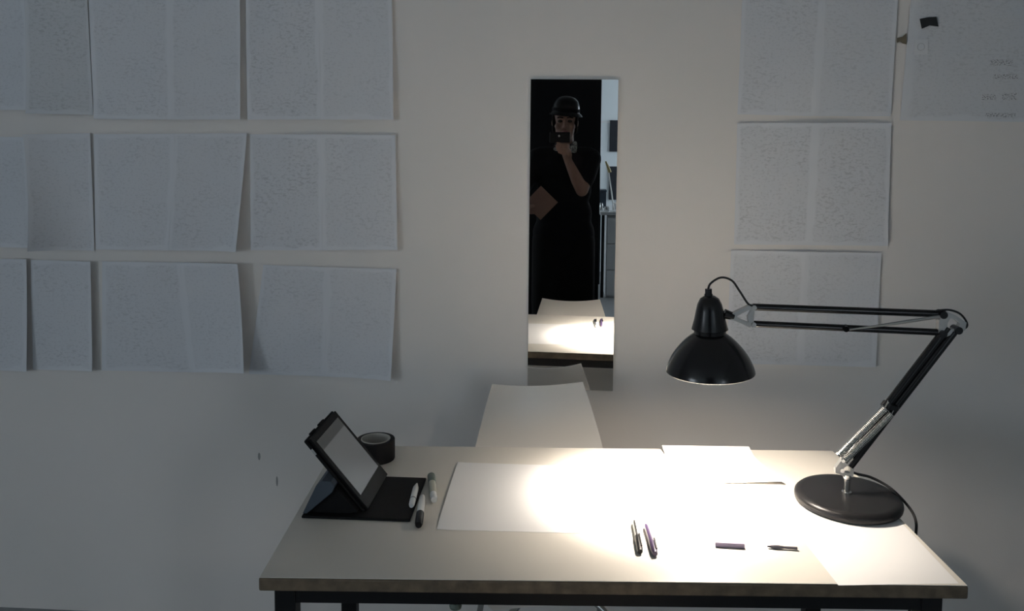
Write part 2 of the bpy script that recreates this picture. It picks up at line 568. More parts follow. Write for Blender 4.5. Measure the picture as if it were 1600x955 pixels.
sheet('two-page sheet with a pale lifting right half, bottom row, third column', [(-1.367, 1.102), (-0.941, 1.106), (-0.917, 0.785), (-1.377, 0.767), (-1.126, 1.103), (-1.092, 0.770)],
      [(0.002, 0.004, 0.006, 0.002), (0.004, 0.030, 0.055, 0.006, 1.2)], [P1, P0], LG)
sheet('two-page pencilled sheet hung askew, bottom row, nearest the mirror on its left', [(-0.873, 1.100), (-0.473, 1.095), (-0.487, 0.764), (-0.922, 0.768), (-0.679, 1.097), (-0.692, 0.767)],
      [(0.001, 0.004, 0.004, 0.001), (0.004, 0.004, 0.022, 0.004, 2)], [P3, P0], LG)
sheet('two-page pencilled sheet right of the mirror, top of its column', [(0.509, 1.891), (0.936, 1.891), (0.929, 1.554), (0.505, 1.556), (0.730, 1.891), (0.719, 1.553)],
      [(0.001, 0.006, 0.006, 0.001, 2), (0.006, 0.003, 0.004, 0.006)], [P1, P0], RG)
sheet('two-page pencilled sheet right of the mirror, middle of its column', [(0.505, 1.532), (0.932, 1.536), (0.934, 1.188), (0.506, 1.184), (0.721, 1.534), (0.716, 1.186)],
      [(0.001, 0.006, 0.006, 0.001, 2), (0.006, 0.003, 0.010, 0.006)], [P2, P2], RG)
sheet('two-page pencilled sheet on the wall behind the black lamp arm', [(0.498, 1.167), (0.920, 1.167), (0.916, 0.837), (0.494, 0.835), (0.707, 1.167), (0.704, 0.837)],
      [(0.001, 0.006, 0.006, 0.001, 2), (0.006, 0.003, 0.008, 0.006)], [P1, P0], RG)
t = sheet('large note sheet with black tape in the upper right corner of the photo', [(0.972, 1.891), (1.480, 1.890), (1.487, 1.540), (0.956, 1.543)],
          [(0.001, 0.001, 0.001, 0.001)], [M['paper_note']], None, 'note_sheet')


def wall_patch(name, pts, depth, off, material):
    bm = bmesh.new()
    y1 = YF - off
    f = [bm.verts.new((p[0], y1 - depth, p[1])) for p in pts]
    b = [bm.verts.new((p[0], y1, p[1])) for p in pts]
    n = len(pts)
    bm.faces.new(f)
    bm.faces.new(b[::-1])
    for k in range(n):
        bm.faces.new((f[k], f[(k + 1) % n], b[(k + 1) % n], b[k]))
    return obj(name, bm, material)


o = wall_patch('tape_piece', [(0.996, 1.824), (1.018, 1.829), (1.041, 1.830), (1.048, 1.803), (1.024, 1.806), (1.003, 1.797)], 0.0008, 0.0078, 'black_tape_bit')
tag(o, 'short strip of black tape on the upper right note sheet', 'tape')
o = wall_patch('tape_piece', [(0.937, 1.772), (0.951, 1.775), (0.962, 1.785), (0.963, 1.754), (0.952, 1.757), (0.945, 1.762), (0.938, 1.758)], 0.0008, 0.0078, 'tan_tape')
tag(o, 'scrap of tan tape between two sheets at upper right', 'tape')
o = wall_patch('note_label', [(0.985, 1.768), (1.022, 1.768), (1.022, 1.726), (0.985, 1.726)], 0.0004, 0.0078, 'slip')
tag(o, 'small square paper slip stuck below the black tape', 'paper slip')
ring_bm = Lathe([(0.009, -0.0002), (0.0105, -0.0002), (0.0105, 0.0002), (0.009, 0.0002)], n=24, closed=True, mtx=Matrix.Translation((1.003, YF - 0.0086, 1.747)) @ Matrix.Rotation(math.pi / 2, 4, 'X'))
obj('pencil_ring', ring_bm, 'pencil_line', o)

# scuffs on the wall left of the table
for i, (x, z, hw, hh) in enumerate(((-0.842, 0.436, 0.003, 0.016), (-0.896, 0.512, 0.004, 0.012))):
    bm = Lathe([(0.0, 0.0), (1.0, 0.0), (0.9, 1.0), (0.0, 1.0)], n=12, mtx=Matrix.Translation((x, YF - 0.0001, z)) @ Matrix.Rotation(math.pi / 2, 4, 'X') @ Matrix.Diagonal((hw, hh, 0.0006, 1)))
    o = obj('wall_scuff', bm, 'stain', bpy.data.objects['wall_front'])

# ------------------------------------------------------------------ table
TROT = 0.0515656
TFL = Vector((-0.4985, 1.3183, 0))
t = thing('work_table', 'cream-topped work table with black steel frame lit by the lamp', 'table', TFL, TROT)
TM = parent_world(t)
TW, TD, TZ = 1.2, 0.6, 0.74


def tbox(*a, **k):
    bm = Box(*a, **k)
    bm.transform(TM)
    return bm


top = obj('tabletop', tbox(0, TW, 0, TD, TZ - 0.024, TZ - 0.0012, 0.0035), 'particle', t)
obj('laminate', tbox(0.0015, TW - 0.0015, 0.0015, TD - 0.0015, TZ - 0.0012, TZ, 0.0005, seg=1), 'laminate', top)
LI, LW, ZA0, ZA1 = 0.022, 0.036, TZ - 0.054, TZ - 0.024
for a in (LI, TW - LI - LW - 0.012):
    for b in (0.016, TD - 0.016 - LW):
        lg = obj('leg', tbox(a, a + LW, b, b + LW, 0.008, ZA1, 0.002), 'black_steel', t)
        obj('foot_cap', tbox(a - 0.001, a + LW + 0.001, b - 0.001, b + LW + 0.001, 0, 0.012, 0.002), 'black_plastic', lg)
x0, x1 = LI + LW, TW - LI - LW - 0.012
for b in (0.018, TD - 0.018 - 0.025):
    obj('apron_rail', tbox(x0, x1, b, b + 0.025, ZA0, ZA1, 0.001), 'black_steel', t)
for a in (LI + 0.004, x1 + 0.004):
    obj('apron_rail', tbox(a, a + 0.025, 0.016 + LW, TD - 0.016 - LW, ZA0, ZA1, 0.001), 'black_steel', t)
bm = Lathe([(0, 0), (0.010, 0), (0.011, 0.004), (0.008, 0.009), (0.004, 0.010), (0.004, 0.016), (0, 0.016)], c=(0.332, 0.032, ZA0 - 0.0135), n=16)
bm.transform(TM)
obj('apron_bolt', bm, 'green_plastic', t)


# ------------------------------------------------------------------ chairs
def make_chair(label, loc, rz, zs, group):
    t = thing('shell_chair', label, 'chair', loc, rz, group)
    TMc = parent_world(t)
    prof = [(-0.215, 0.425, 0.165), (-0.205, 0.438, 0.19), (-0.15, 0.440, 0.203), (-0.05, 0.430, 0.207), (0.06, 0.424, 0.205),
            (0.13, 0.430, 0.200), (0.172, 0.458, 0.196), (0.196, 0.51, 0.192), (0.214, 0.58, 0.187), (0.232, 0.65, 0.172), (0.250, 0.725, 0.150), (0.266, 0.790, 0.1285)]
    pts = smooth_path([(p[0], p[1] * zs, p[2]) for p in prof], 4)
    n = len(pts)

    def fn(u, v):
        f = v * (n - 1)
        i = min(int(f), n - 2)
        k = f - i
        p = pts[i].lerp(pts[i + 1], k)
        d = (pts[i + 1] - pts[i]).normalized()
        s = (u - 0.5) * 2
        nr = Vector((0, -d.y, d.x))          # towards the sitter
        dish = 0.020 * (1 - min(1, max(0, (v - 0.4) / 0.25))) + 0.026 * min(1, max(0, (v - 0.45) / 0.3))
        q = Vector((s * p.z, p.x, p.y)) + nr * dish * (s * s - 0.35)
        if v > 0.85:
            q.z += 0.010 * ((v - 0.85) / 0.15) * (s * s - 0.4)
        return q, nr
    bm = surface(fn, 20, n - 1, 0.009)
    bm.transform(TMc)
    sh = obj('shell', bm, 'shell', t, smooth='auto')
    zh = 0.385 * zs
    bm = Lathe([(0, zh - 0.014), (0.052, zh - 0.014), (0.056, zh), (0.05, zh + 0.012), (0, zh + 0.022 * zs)], n=24)
    bm.transform(TMc)
    obj('hub', bm, 'cast', t, smooth='auto')
    for sx in (-1, 1):
        for sy in (-1, 1):
            path = smooth_path([(0.02 * sx, 0.02 * sy, zh - 0.008), (0.07 * sx, 0.07 * sy, zh - 0.018), (0.125 * sx, 0.12 * sy, zh - 0.05),
                                (0.155 * sx, 0.15 * sy, zh - 0.12), (0.19 * sx, 0.185 * sy, 0.012)], 6)
            bm = Tube(path, 0.0085, 10)
            bm.transform(TMc)
            lg = obj('leg', bm, 'chrome', t, smooth='auto')
            bm = Lathe([(0, 0), (0.012, 0), (0.0125, 0.012), (0.010, 0.022), (0, 0.022)], c=(0.19 * sx, 0.185 * sy, 0), n=14)
            bm.transform(TMc)
            obj('foot_cap', bm, 'black_plastic', lg, smooth='auto')
    return t


CG = 'white shell chairs at the table'
ANG = math.atan2(0.17, 0.985)
make_chair('white shell chair between the table and the wall, its back below the mirror', (-0.008, 2.020, 0), ANG, 1.0, CG)
make_chair('white shell chair on the near side, seen only in the mirror', (0.063, 1.368, 0), math.pi, 0.957, CG)

# ------------------------------------------------------------------ desk lamp
LB = Vector((0.605, 1.69, TZ + 0.0005))
LY = 1.69
lamp = thing('desk_lamp', 'black jointed desk lamp with round base shining on the table', 'lamp', LB)
obj('base', Lathe([(0, 0), (0.100, 0), (0.1045, 0.003), (0.1055, 0.008), (0.1045, 0.014), (0.100, 0.0185), (0.09, 0.020), (0, 0.0205)], c=LB, n=72), 'black_matte', lamp, smooth='auto')
pz = LB.z + 0.0195
obj('post', Lathe([(0, 0), (0.010, 0), (0.010, 0.004), (0.0065, 0.006), (0.0065, 0.030), (0.0085, 0.032), (0.0085, 0.040), (0, 0.040)], c=(0.602, LY, pz), n=24), 'chrome', lamp, smooth='auto')


def plate(pts, y0, y1, bevel=0.0012):
    bm = bmesh.new()
    f = [bm.verts.new((p[0], y0, p[1])) for p in pts]
    b = [bm.verts.new((p[0], y1, p[1])) for p in pts]
    n = len(pts)
    bm.faces.new(f)
    bm.faces.new(b[::-1])
    for k in range(n):
        bm.faces.new((f[k], f[(k + 1) % n], b[(k + 1) % n], b[k]))
    bmesh.ops.bevel(bm, geom=list(bm.edges), offset=bevel, segments=1, affect='EDGES')
    return bm


def hole_plate(pts, hole, y0, y1):
    """triangular bracket with a hole; same number of points on both loops"""
    bm = bmesh.new()
    L = []
    for y in (y0, y1):
        L.append([bm.verts.new((p[0], y, p[1])) for p in pts])
        L.append([bm.verts.new((p[0], y, p[1])) for p in hole])
    n = len(pts)
    for k in range(n):
        k2 = (k + 1) % n
        bm.faces.new((L[0][k], L[0][k2], L[1][k2], L[1][k]))
        bm.faces.new((L[2][k], L[3][k], L[3][k2], L[2][k2]))
        bm.faces.new((L[0][k], L[2][k], L[2][k2], L[0][k2]))
        bm.faces.new((L[1][k], L[1][k2], L[3][k2], L[3][k]))
    return bm


br = obj('base_bracket', hole_plate([(0.594, 0.797), (0.612, 0.797), (0.614, 0.822), (0.604, 0.850), (0.594, 0.842), (0.576, 0.815), (0.576, 0.805), (0.586, 0.802)],
                                    [(0.597, 0.806), (0.605, 0.806), (0.606, 0.815), (0.602, 0.820), (0.598, 0.820), (0.592, 0.815), (0.590, 0.811), (0.593, 0.807)], LY - 0.006, LY + 0.006), 'cast', lamp)
for (x, z) in ((0.588, 0.812), (0.604, 0.838)):
    obj('pivot_bolt', Tube([(x, LY - 0.012, z), (x, LY + 0.012, z)], 0.0045, 12), 'chrome', br, smooth='auto')
# lower arm: two parallel bars
for (a, b, dy) in (((0.602, 0.838), (0.788, 1.112), 0.0), ((0.606, 0.818), (0.801, 1.1035), 0.0)):
    obj('lower_arm_bar', Tube([(a[0], LY + dy, a[1]), (b[0], LY + dy, b[1])], 0.0086, 14), 'enamel', lamp, smooth='auto')


def spring(name, p0, p1, r, turns, wire, material):
    p0, p1 = Vector(p0), Vector(p1)
    d = (p1 - p0).normalized()
    u = d.cross(Vector((0, 1, 0))).normalized()
    v = d.cross(u)
    N = turns * 8
    pts = [p0 + (p1 - p0) * (i / N) + (u * math.cos(2 * math.pi * i / 8) + v * math.sin(2 * math.pi * i / 8)) * r for i in range(N + 1)]
    bm = bmesh.new()
    tube(bm, pts, wire, 5)
    tube(bm, [p0, p1], r * 0.93, 12)
    return obj(name, bm, material, lamp, smooth='auto')


for dy, dx, dz in ((-0.017, 0.0, 0.0), (-0.017, 0.0120, -0.0115)):
    p1 = (0.666 + dx, LY + dy, 0.948 + dz)
    sp = spring('spring', (0.577 + dx, LY + dy, 0.846 + dz), p1, 0.0068, 40, 0.0010, 'chrome')
    obj('spring_hook', Tube([p1, (p1[0] + 0.008, LY + dy * 0.6, p1[2] + 0.009), (p1[0] + 0.012, LY, p1[2] + 0.010)], 0.002, 8), 'chrome', sp, smooth='auto')
obj('spring_pin', Tube([(0.584, LY - 0.026, 0.838), (0.594, LY + 0.012, 0.838)], 0.0035, 10), 'chrome', lamp, smooth='auto')
obj('spring_clip', plate([(0.666, 0.945), (0.673, 0.956), (0.690, 0.953), (0.690, 0.944)], LY - 0.024, LY + 0.012), 'enamel', lamp)
# elbow
eb = obj('elbow_bracket', hole_plate([(0.768, 1.128), (0.782, 1.146), (0.800, 1.138), (0.822, 1.124), (0.820, 1.108), (0.800, 1.102), (0.780, 1.092), (0.768, 1.102)],
                                     [(0.785, 1.122), (0.790, 1.132), (0.800, 1.130), (0.810, 1.121), (0.808, 1.115), (0.800, 1.111), (0.790, 1.109), (0.785, 1.113)], LY - 0.007, LY + 0.007), 'cast', lamp)
for (x, z) in ((0.775, 1.139), (0.776, 1.100), (0.806, 1.108)):
    obj('pivot_bolt', Tube([(x, LY - 0.012, z), (x, LY + 0.012, z)], 0.0078, 14), 'enamel', eb, smooth='auto')
# upper arm bars
obj('upper_arm_bar', Tube([(0.400, LY, 1.1455), (0.782, LY, 1.1392)], 0.0074, 12), 'enamel', lamp, smooth='auto')
obj('upper_arm_bar', Tube([(0.400, LY, 1.1105), (0.782, LY, 1.1012)], 0.0070, 12), 'enamel', lamp, smooth='auto')
us = obj('upper_spring', Tube([(0.592, LY - 0.008, 1.1045), (0.68, LY - 0.008, 1.1190), (0.775, LY - 0.008, 1.1365)], [0.0018, 0.0032, 0.0036], 8), 'cast', lamp, smooth='auto')
obj('spring_clip', Tube([(0.584, LY - 0.012, 1.1060), (0.590, LY + 0.008, 1.1060)], 0.006, 10), 'enamel', us, smooth='auto')
# head bracket
hb = obj('head_bracket', hole_plate([(0.353, 1.130), (0.376, 1.142), (0.393, 1.151), (0.403, 1.149), (0.401, 1.108), (0.393, 1.104), (0.376, 1.112), (0.353, 1.121)],
                                    [(0.368, 1.127), (0.378, 1.133), (0.391, 1.140), (0.395, 1.138), (0.389, 1.126), (0.391, 1.114), (0.378, 1.119), (0.368, 1.124)], LY - 0.006, LY + 0.006), 'cast', lamp)
for (x, z) in ((0.401, 1.1455), (0.401, 1.1105)):
    obj('pivot_bolt', Tube([(x, LY - 0.010, z), (x, LY + 0.010, z)], 0.0048, 12), 'cast', hb, smooth='auto')
HX = 0.3145
obj('head_stub', Tube([(HX + 0.028, LY, 1.130), (0.362, LY, 1.125)], [0.0105, 0.0075], 14), 'enamel', lamp, smooth='auto')
# lamp head: neck, dome shade, white reflector, bulb
tilt = Matrix.Translation((HX, LY, 1.09)) @ Matrix.Rotation(math.radians(-2.0), 4, 'Y') @ Matrix.Translation((-HX, -LY, -1.09))
neck_o = [(0.010, 1.167), (0.019, 1.161), (0.0245, 1.150), (0.0275, 1.138), (0.031, 1.120), (0.0355, 1.103), (0.0370, 1.098), (0.0325, 1.096), (0.0320, 1.085)]
neck_i = [(0.0300, 1.085), (0.0300, 1.098), (0.0285, 1.115), (0.0240, 1.140), (0.016, 1.156), (0.0, 1.160)]
nk = obj('lamp_neck', Lathe([(0.0, 1.168)] + neck_o + neck_i, c=(HX, LY, 0), n=40, mtx=tilt), 'enamel', lamp, smooth='auto')
obj('cable_gland', Lathe([(0, 1.163), (0.0085, 1.163), (0.0085, 1.170), (0.007, 1.172), (0.007, 1.181), (0.0, 1.181)], c=(HX - 0.002, LY, 0), n=20, mtx=tilt), 'black_plastic', nk, smooth='auto')
outer = [(p.x, p.z) for p in smooth_path([(r, 0, z) for r, z in ((0.0322, 1.0888), (0.0425, 1.0815), (0.0520, 1.0730), (0.0600, 1.0645), (0.0690, 1.0535), (0.0775, 1.0410), (0.0840, 1.0280), (0.0880, 1.0180), (0.0895, 1.0120), (0.0899, 1.0095))], 2)]
inner = [(r - 0.0018, z - (0.0015 if i < len(outer) - 1 else 0)) for i, (r, z) in enumerate(outer)][::-1]
sd = obj('lamp_shade', Lathe(outer + inner, c=(HX, LY, 0), n=64, closed=True, mtx=tilt), 'enamel', lamp, smooth='auto')
lin_o = [(max(r - 0.0022, 0.0302), z - 0.0020) for r, z in outer[:-1]]
lin_i = [(r - 0.0012, z - 0.0012) for r, z in lin_o][::-1]
obj('shade_liner', Lathe(lin_o + lin_i, c=(HX, LY, 0), n=64, closed=True, mtx=tilt), 'liner', sd, smooth='auto')
BZ = 1.057
obj('bulb', Lathe([(0.0, BZ - 0.020)] + [(0.020 * math.sin(a), BZ - 0.020 * math.cos(a)) for a in [math.radians(d) for d in range(20, 141, 20)]] + [(0.013, BZ + 0.026), (0.0, BZ + 0.027)], c=(HX - 0.003, LY, 0), n=18, mtx=tilt), 'bulb', lamp, smooth=True)
obj('bulb_socket', Lathe([(0.0, BZ + 0.027), (0.014, BZ + 0.027), (0.014, BZ + 0.085), (0.0, BZ + 0.085)], c=(HX - 0.003, LY, 0), n=18, mtx=tilt), 'black_plastic', lamp, smooth='auto')
beam = bpy.data.lights.new('lamp_beam', 'SPOT')
beam.energy = LAMP_BEAM
beam.color = (1.0, 0.885, 0.77)
beam.spot_size = math.radians(94)
beam.spot_blend = 0.95
beam.shadow_soft_size = 0.018
bo_ = bpy.data.objects.new('lamp_beam', beam)
COL.objects.link(bo_)
bo_.parent = lamp
bo_.location = Vector((HX - 0.002, LY, 1.0275)) - LB
bo_.rotation_euler = Vector((-0.17, 0.03, -1)).to_track_quat('-Z', 'Y').to_euler()
# cables
obj('head_cable', Tube(smooth_path([(HX - 0.006, LY, 1.178), (0.313, LY, 1.192), (0.334, LY + 0.002, 1.2045), (0.356, LY, 1.199), (0.372, LY, 1.178), (0.390, LY - 0.004, 1.152), (0.404, LY - 0.006, 1.149)], 8), 0.0022, 8), 'cable', lamp, smooth='auto')
obj('elbow_cable', Tube(smooth_path([(0.760, LY - 0.006, 1.146), (0.785, LY - 0.006, 1.149), (0.808, LY - 0.004, 1.142), (0.824, LY, 1.126), (0.826, LY, 1.114), (0.814, LY, 1.106)], 8), 0.0021, 8), 'cable', lamp, smooth='auto')
obj('power_cable', Tube(smooth_path([(0.606, LY + 0.006, 0.835), (0.612, LY + 0.006, 0.806), (0.632, LY + 0.03, 0.790), (0.668, LY + 0.04, 0.778), (0.700, LY + 0.020, 0.764), (0.7145, LY - 0.03, 0.750),
                                     (0.7165, LY - 0.062, 0.735), (0.715, LY - 0.068, 0.70), (0.716, LY - 0.060, 0.60), (0.73, LY, 0.35), (0.76, LY + 0.1, 0.08), (0.80, LY + 0.22, 0.006), (0.9, LY + 0.45, 0.004)], 8), 0.0028, 8), 'cable', lamp, smooth='auto')


# ------------------------------------------------------------------ papers on the table
def desk_sheet(label, c, curl, z=TZ, material='paper', grid=16):
    """c = far-left, far-right, near-right, near-left (x, y); curl(u, v) height above the table, v = 1 at the far edge"""
    C = [Vector((p[0], p[1], 0)) for p in c]

    def fn(u, v):
        p = bil(C, u, v)
        p.z = z + 0.0006 + curl(u, v)
        return p, Vector((0, 0, 1))
    o = obj('paper_sheet', surface(fn, grid, grid, 0.0004, lambda u, v: (u * 0.3, v * 0.3)), material, smooth='auto')
    return tag(o, label, 'paper sheet')


desk_sheet('large blank white sheet on the middle of the table, left of the pens', [(-0.2228, 1.8348), (0.1108, 1.8355), (0.0962, 1.5165), (-0.2233, 1.5102)],
           lambda u, v: 0.003 * max(0, 1 - u * 9) ** 2 * (0.3 + 0.7 * math.sin(math.pi * v)) + 0.0006 * math.exp(-((v - 0.52) / 0.02) ** 2))
desk_sheet('white sheet at the far edge of the table with its back curling up', [(0.256, 1.944), (0.463, 1.953), (0.498, 1.768), (0.285, 1.760)],
           lambda u, v: 0.013 * max(0, (v - 0.75) / 0.25) ** 2 + 0.008 * max(0, 1 - v * 5) ** 2 * max(0, (u - 0.15) / 0.85))
desk_sheet('white sheet at the right front corner of the table, partly under the lamp base', [(0.453, 1.662), (0.678, 1.682), (0.6862, 1.3872), (0.4794, 1.366)],
           lambda u, v: 0.0, material='paper', z=TZ - 0.0004)


# ------------------------------------------------------------------ pens, markers, eraser
def pen(name, label, cat, p0, p1, segs, group=None):
    """segs = list of (part name, material, [(r, t)...]) along p0 -> p1 (t in metres)"""
    p0, p1 = Vector(p0), Vector(p1)
    t = thing(name, label, cat, (p0 + p1) / 2 - Vector((0, 0, max(r for s in segs for r, _ in s[2]))), 0, group)
    mtx = axis_matrix(p0, p1)
    for nm, mm, prof in segs:
        prof = ([(0.0, prof[0][1])] if prof[0][0] > 0 else []) + prof + ([(0.0, prof[-1][1])] if prof[-1][0] > 0 else [])
        obj(nm, Lathe(prof, n=18, mtx=mtx), mm, t, smooth='auto')
    return t


zt = TZ + 0.0002
t = pen('marker', 'white marker pen lying on the black tablet case flap', 'marker', (-0.2912, 1.6848, zt + 0.0122), (-0.2842, 1.5800, zt + 0.0122),
        [('tip', 'white_plastic', [(0.0018, 0.0), (0.0052, 0.018)]), ('barrel', 'white_plastic', [(0.0054, 0.018), (0.0062, 0.03), (0.0062, 0.074)]),
         ('ring', 'black_plastic', [(0.0063, 0.074), (0.0063, 0.077)]), ('cap', 'white_plastic', [(0.0062, 0.077), (0.0058, 0.098), (0.004, 0.105)])])
pen('marker', 'white marker pen with a black cap beside the tablet case', 'marker', (-0.2712, 1.6351, zt + 0.0078), (-0.2575, 1.5101, zt + 0.0078),
    [('barrel', 'white_plastic', [(0.0045, 0.0), (0.0062, 0.006), (0.0072, 0.03), (0.0072, 0.078)]), ('ring', 'chrome', [(0.0073, 0.088), (0.0073, 0.092)]),
     ('cap', 'black_plastic', [(0.0078, 0.078), (0.0078, 0.118), (0.0062, 0.126)])])
pen('marker', 'cream marker pen with a grey-green end behind the white ones', 'marker', (-0.2690, 1.7381, zt + 0.0088), (-0.2444, 1.6180, zt + 0.0088),
    [('cap', 'green_plastic', [(0.006, 0.0), (0.0085, 0.004), (0.0085, 0.042)]), ('barrel', 'cream_plastic', [(0.0082, 0.042), (0.0082, 0.086), (0.0062, 0.094)]),
     ('end_piece', 'white_plastic', [(0.0068, 0.094), (0.0072, 0.108), (0.0066, 0.1225)])])
PG = 'pens lying in the lamp light'
t = pen('pen', 'black-capped pen with white barrel in front of the large sheet', 'pen', (0.1562, 1.5644, zt + 0.0056), (0.1555, 1.4446, zt + 0.0056),
        [('barrel', 'white_plastic', [(0.0030, 0.0), (0.0048, 0.012), (0.0048, 0.074)]), ('cap', 'black_plastic', [(0.0056, 0.066), (0.0056, 0.112), (0.0044, 0.120)])], PG)
obj('clip', Box(0.1575, 0.1605, 1.455, 1.502, zt + 0.0095, zt + 0.0125, 0.0006), 'black_plastic', t)
obj('grip_line', Box(0.1535, 0.1565, 1.500, 1.556, zt + 0.0098, zt + 0.0112, 0.0004), 'black_plastic', t)
t = pen('pen', 'dark purple pen lying right of the black-capped pen', 'pen', (0.1765, 1.5484, zt + 0.0058), (0.1815, 1.4380, zt + 0.0058),
        [('barrel', 'purple_plastic', [(0.0030, 0.0), (0.0048, 0.010), (0.0050, 0.070)]), ('cap', 'purple_plastic', [(0.0057, 0.068), (0.0057, 0.104), (0.0046, 0.1105)])], PG)
obj('clip', Box(0.1835, 0.1865, 1.446, 1.486, zt + 0.0095, zt + 0.0125, 0.0006), 'black_plastic', t)
bm = Box(-0.0265, 0.0265, -0.0065, 0.0065, 0, 0.009, 0.0018)
bm.transform(Matrix.Translation((0.3232, 1.4871, zt)) @ Matrix.Rotation(-0.05, 4, 'Z'))
tag(obj('eraser_stick', bm, 'violet', smooth='auto'), 'short greyish violet eraser stick near the table front edge', 'eraser')
pen('pencil_stub', 'thin dark pencil stub right of the violet eraser stick', 'pencil', (0.3911, 1.4855, zt + 0.0034), (0.4444, 1.4820, zt + 0.0034),
    [('shaft', 'pencil', [(0.0012, 0.0), (0.0034, 0.012), (0.0034, 0.020), (0.0022, 0.030), (0.0026, 0.053)])])

# ------------------------------------------------------------------ tape roll
c = Vector((-0.4145, 1.843, TZ + 0.0002))
t = thing('tape_roll', 'roll of black tape standing behind the tablet', 'tape roll', c)
obj('tape', Lathe([(0.034, 0.001), (0.0435, 0.001), (0.044, 0.003), (0.044, 0.045), (0.0435, 0.047), (0.034, 0.047)], c=c, n=56, closed=True), 'tape', t, smooth='auto')
obj('core', Lathe([(0.0315, 0.0), (0.0338, 0.0), (0.0338, 0.0485), (0.0315, 0.0485)], c=c, n=56, closed=True), 'core', t, smooth='auto')

# ------------------------------------------------------------------ tablet in its folding case
t = thing('tablet', 'tablet propped up in a black folding case on the table left end', 'tablet', (-0.385, 1.64, TZ + 0.0002))
zb = TZ + 0.0002
obj('base_flap', Box(-0.493, -0.279, 1.536, 1.734, zb, zb + 0.0055, 0.002), 'case', t)
bot = Vector((-0.3665, 1.568, zb + 0.0058))
sl = Vector((-0.118, 0.004, 0.139))
Ltab = sl.length
sl.normalize()
wy = Vector((0.0, 1.0, 0.0)) - sl * sl.y
wy.normalize()
nr = wy.cross(sl)
if nr.x < 0:
    nr = -nr
tabm = Matrix(((sl.x, wy.x, nr.x, bot.x), (sl.y, wy.y, nr.y, bot.y), (sl.z, wy.z, nr.z, bot.z), (0, 0, 0, 1)))   # local x up the slope, y into depth, z out of the screen
Wt = 0.178


def tabbox(*a, **k):
    bm = Box(*a, **k)
    bm.transform(tabm)
    return bm


obj('case_back', tabbox(0.0, Ltab + 0.006, -0.004, Wt + 0.004, -0.013, -0.006, 0.003), 'case', t)
tb = obj('tablet_body', tabbox(0.003, Ltab + 0.002, 0, Wt, -0.006, 0.0, 0.0015), 'tablet_black', t)
obj('screen', tabbox(0.032, Ltab - 0.034, 0.014, Wt - 0.014, 0.0, 0.0005), 'screen', tb)
obj('screen_bar', tabbox(Ltab - 0.034, Ltab - 0.012, 0.014, Wt - 0.014, 0.0, 0.0005), 'screen_bar', tb)
obj('port', tabbox(Ltab - 0.030, Ltab - 0.016, -0.005, -0.003, -0.0115, -0.0075), 'grey_button', t)
for k, (yy, ln) in enumerate(((0.030, 0.026), (0.085, 0.030))):
    obj('edge_button', tabbox(Ltab + 0.005, Ltab + 0.009, yy, yy + ln, -0.011, -0.004, 0.0012), 'case', t)


def prism_y(pts, y0, y1):
    return plate(pts, y0, y1, 0.0008)


# support flap from the left edge of the base up to the back of the tablet
obj('support_flap', prism_y([(-0.4935, zb + 0.0056), (-0.485, zb + 0.0056), (-0.4340, zb + 0.0500), (-0.4290, zb + 0.0630), (-0.4370, zb + 0.0720), (-0.4550, zb + 0.0725), (-0.4660, zb + 0.0630)], 1.545, 1.730), 'case_blue', t)
obj('gap_shadow_wedge', prism_y([(-0.484, zb + 0.0056), (-0.400, zb + 0.0056), (-0.386, zb + 0.0090), (-0.4290, zb + 0.0560), (-0.4340, zb + 0.0495)], 1.552, 1.722), 'case', t)  # solid black wedge in the open gap, standing in for its shadow

# ------------------------------------------------------------------ the person seen in the mirror
def mesh_from_prims(prims, voxel, smooth_it=4):
    bm = bmesh.new()
    for p in prims:
        if p[0] == 'cap':
            _, a, ra, b, rb = p
            a, b = Vector(a), Vector(b)
            L = (b - a).length
            prof = [(0.0, -ra)] + [(ra * math.cos(x), -ra * math.sin(x)) for x in [math.radians(d) for d in (60, 30, 0)]]
            prof += [(rb * math.cos(x), L + rb * math.sin(x)) for x in [math.radians(d) for d in (0, 30, 60)]] + [(0.0, L + rb)]
            lathe(bm, prof, n=20, mtx=axis_matrix(a, b))
        else:
            _, cc, rr, rot = p
            prof = [(math.sin(x), -math.cos(x)) for x in [math.pi * k / 14 for k in range(15)]]
            prof[0] = (0.0, -1.0)
            prof[-1] = (0.0, 1.0)
            lathe(bm, prof, n=24, mtx=Matrix.Translation(Vector(cc)) @ Euler(rot).to_matrix().to_4x4() @ Matrix.Diagonal((*rr, 1)))
    bmesh.ops.recalc_face_normals(bm, faces=bm.faces)
    me = bpy.data.meshes.new('tmp')
    bm.to_mesh(me)
    bm.free()
    o = bpy.data.objects.new('tmp', me)
    COL.objects.link(o)
    md = o.modifiers.new('r', 'REMESH')
    md.mode = 'VOXEL'
    md.voxel_size = voxel
    dg = bpy.context.evaluated_depsgraph_get()
    ev = o.evaluated_get(dg)
    out = bmesh.new()
    out.from_mesh(ev.to_mesh())
    ev.to_mesh_clear()
    bpy.data.objects.remove(o)
    bpy.data.meshes.remove(me)
    for _ in range(smooth_it):
        bmesh.ops.smooth_vert(out, verts=out.verts, factor=0.5, use_axis_x=True, use_axis_y=True, use_axis_z=True)
    return out


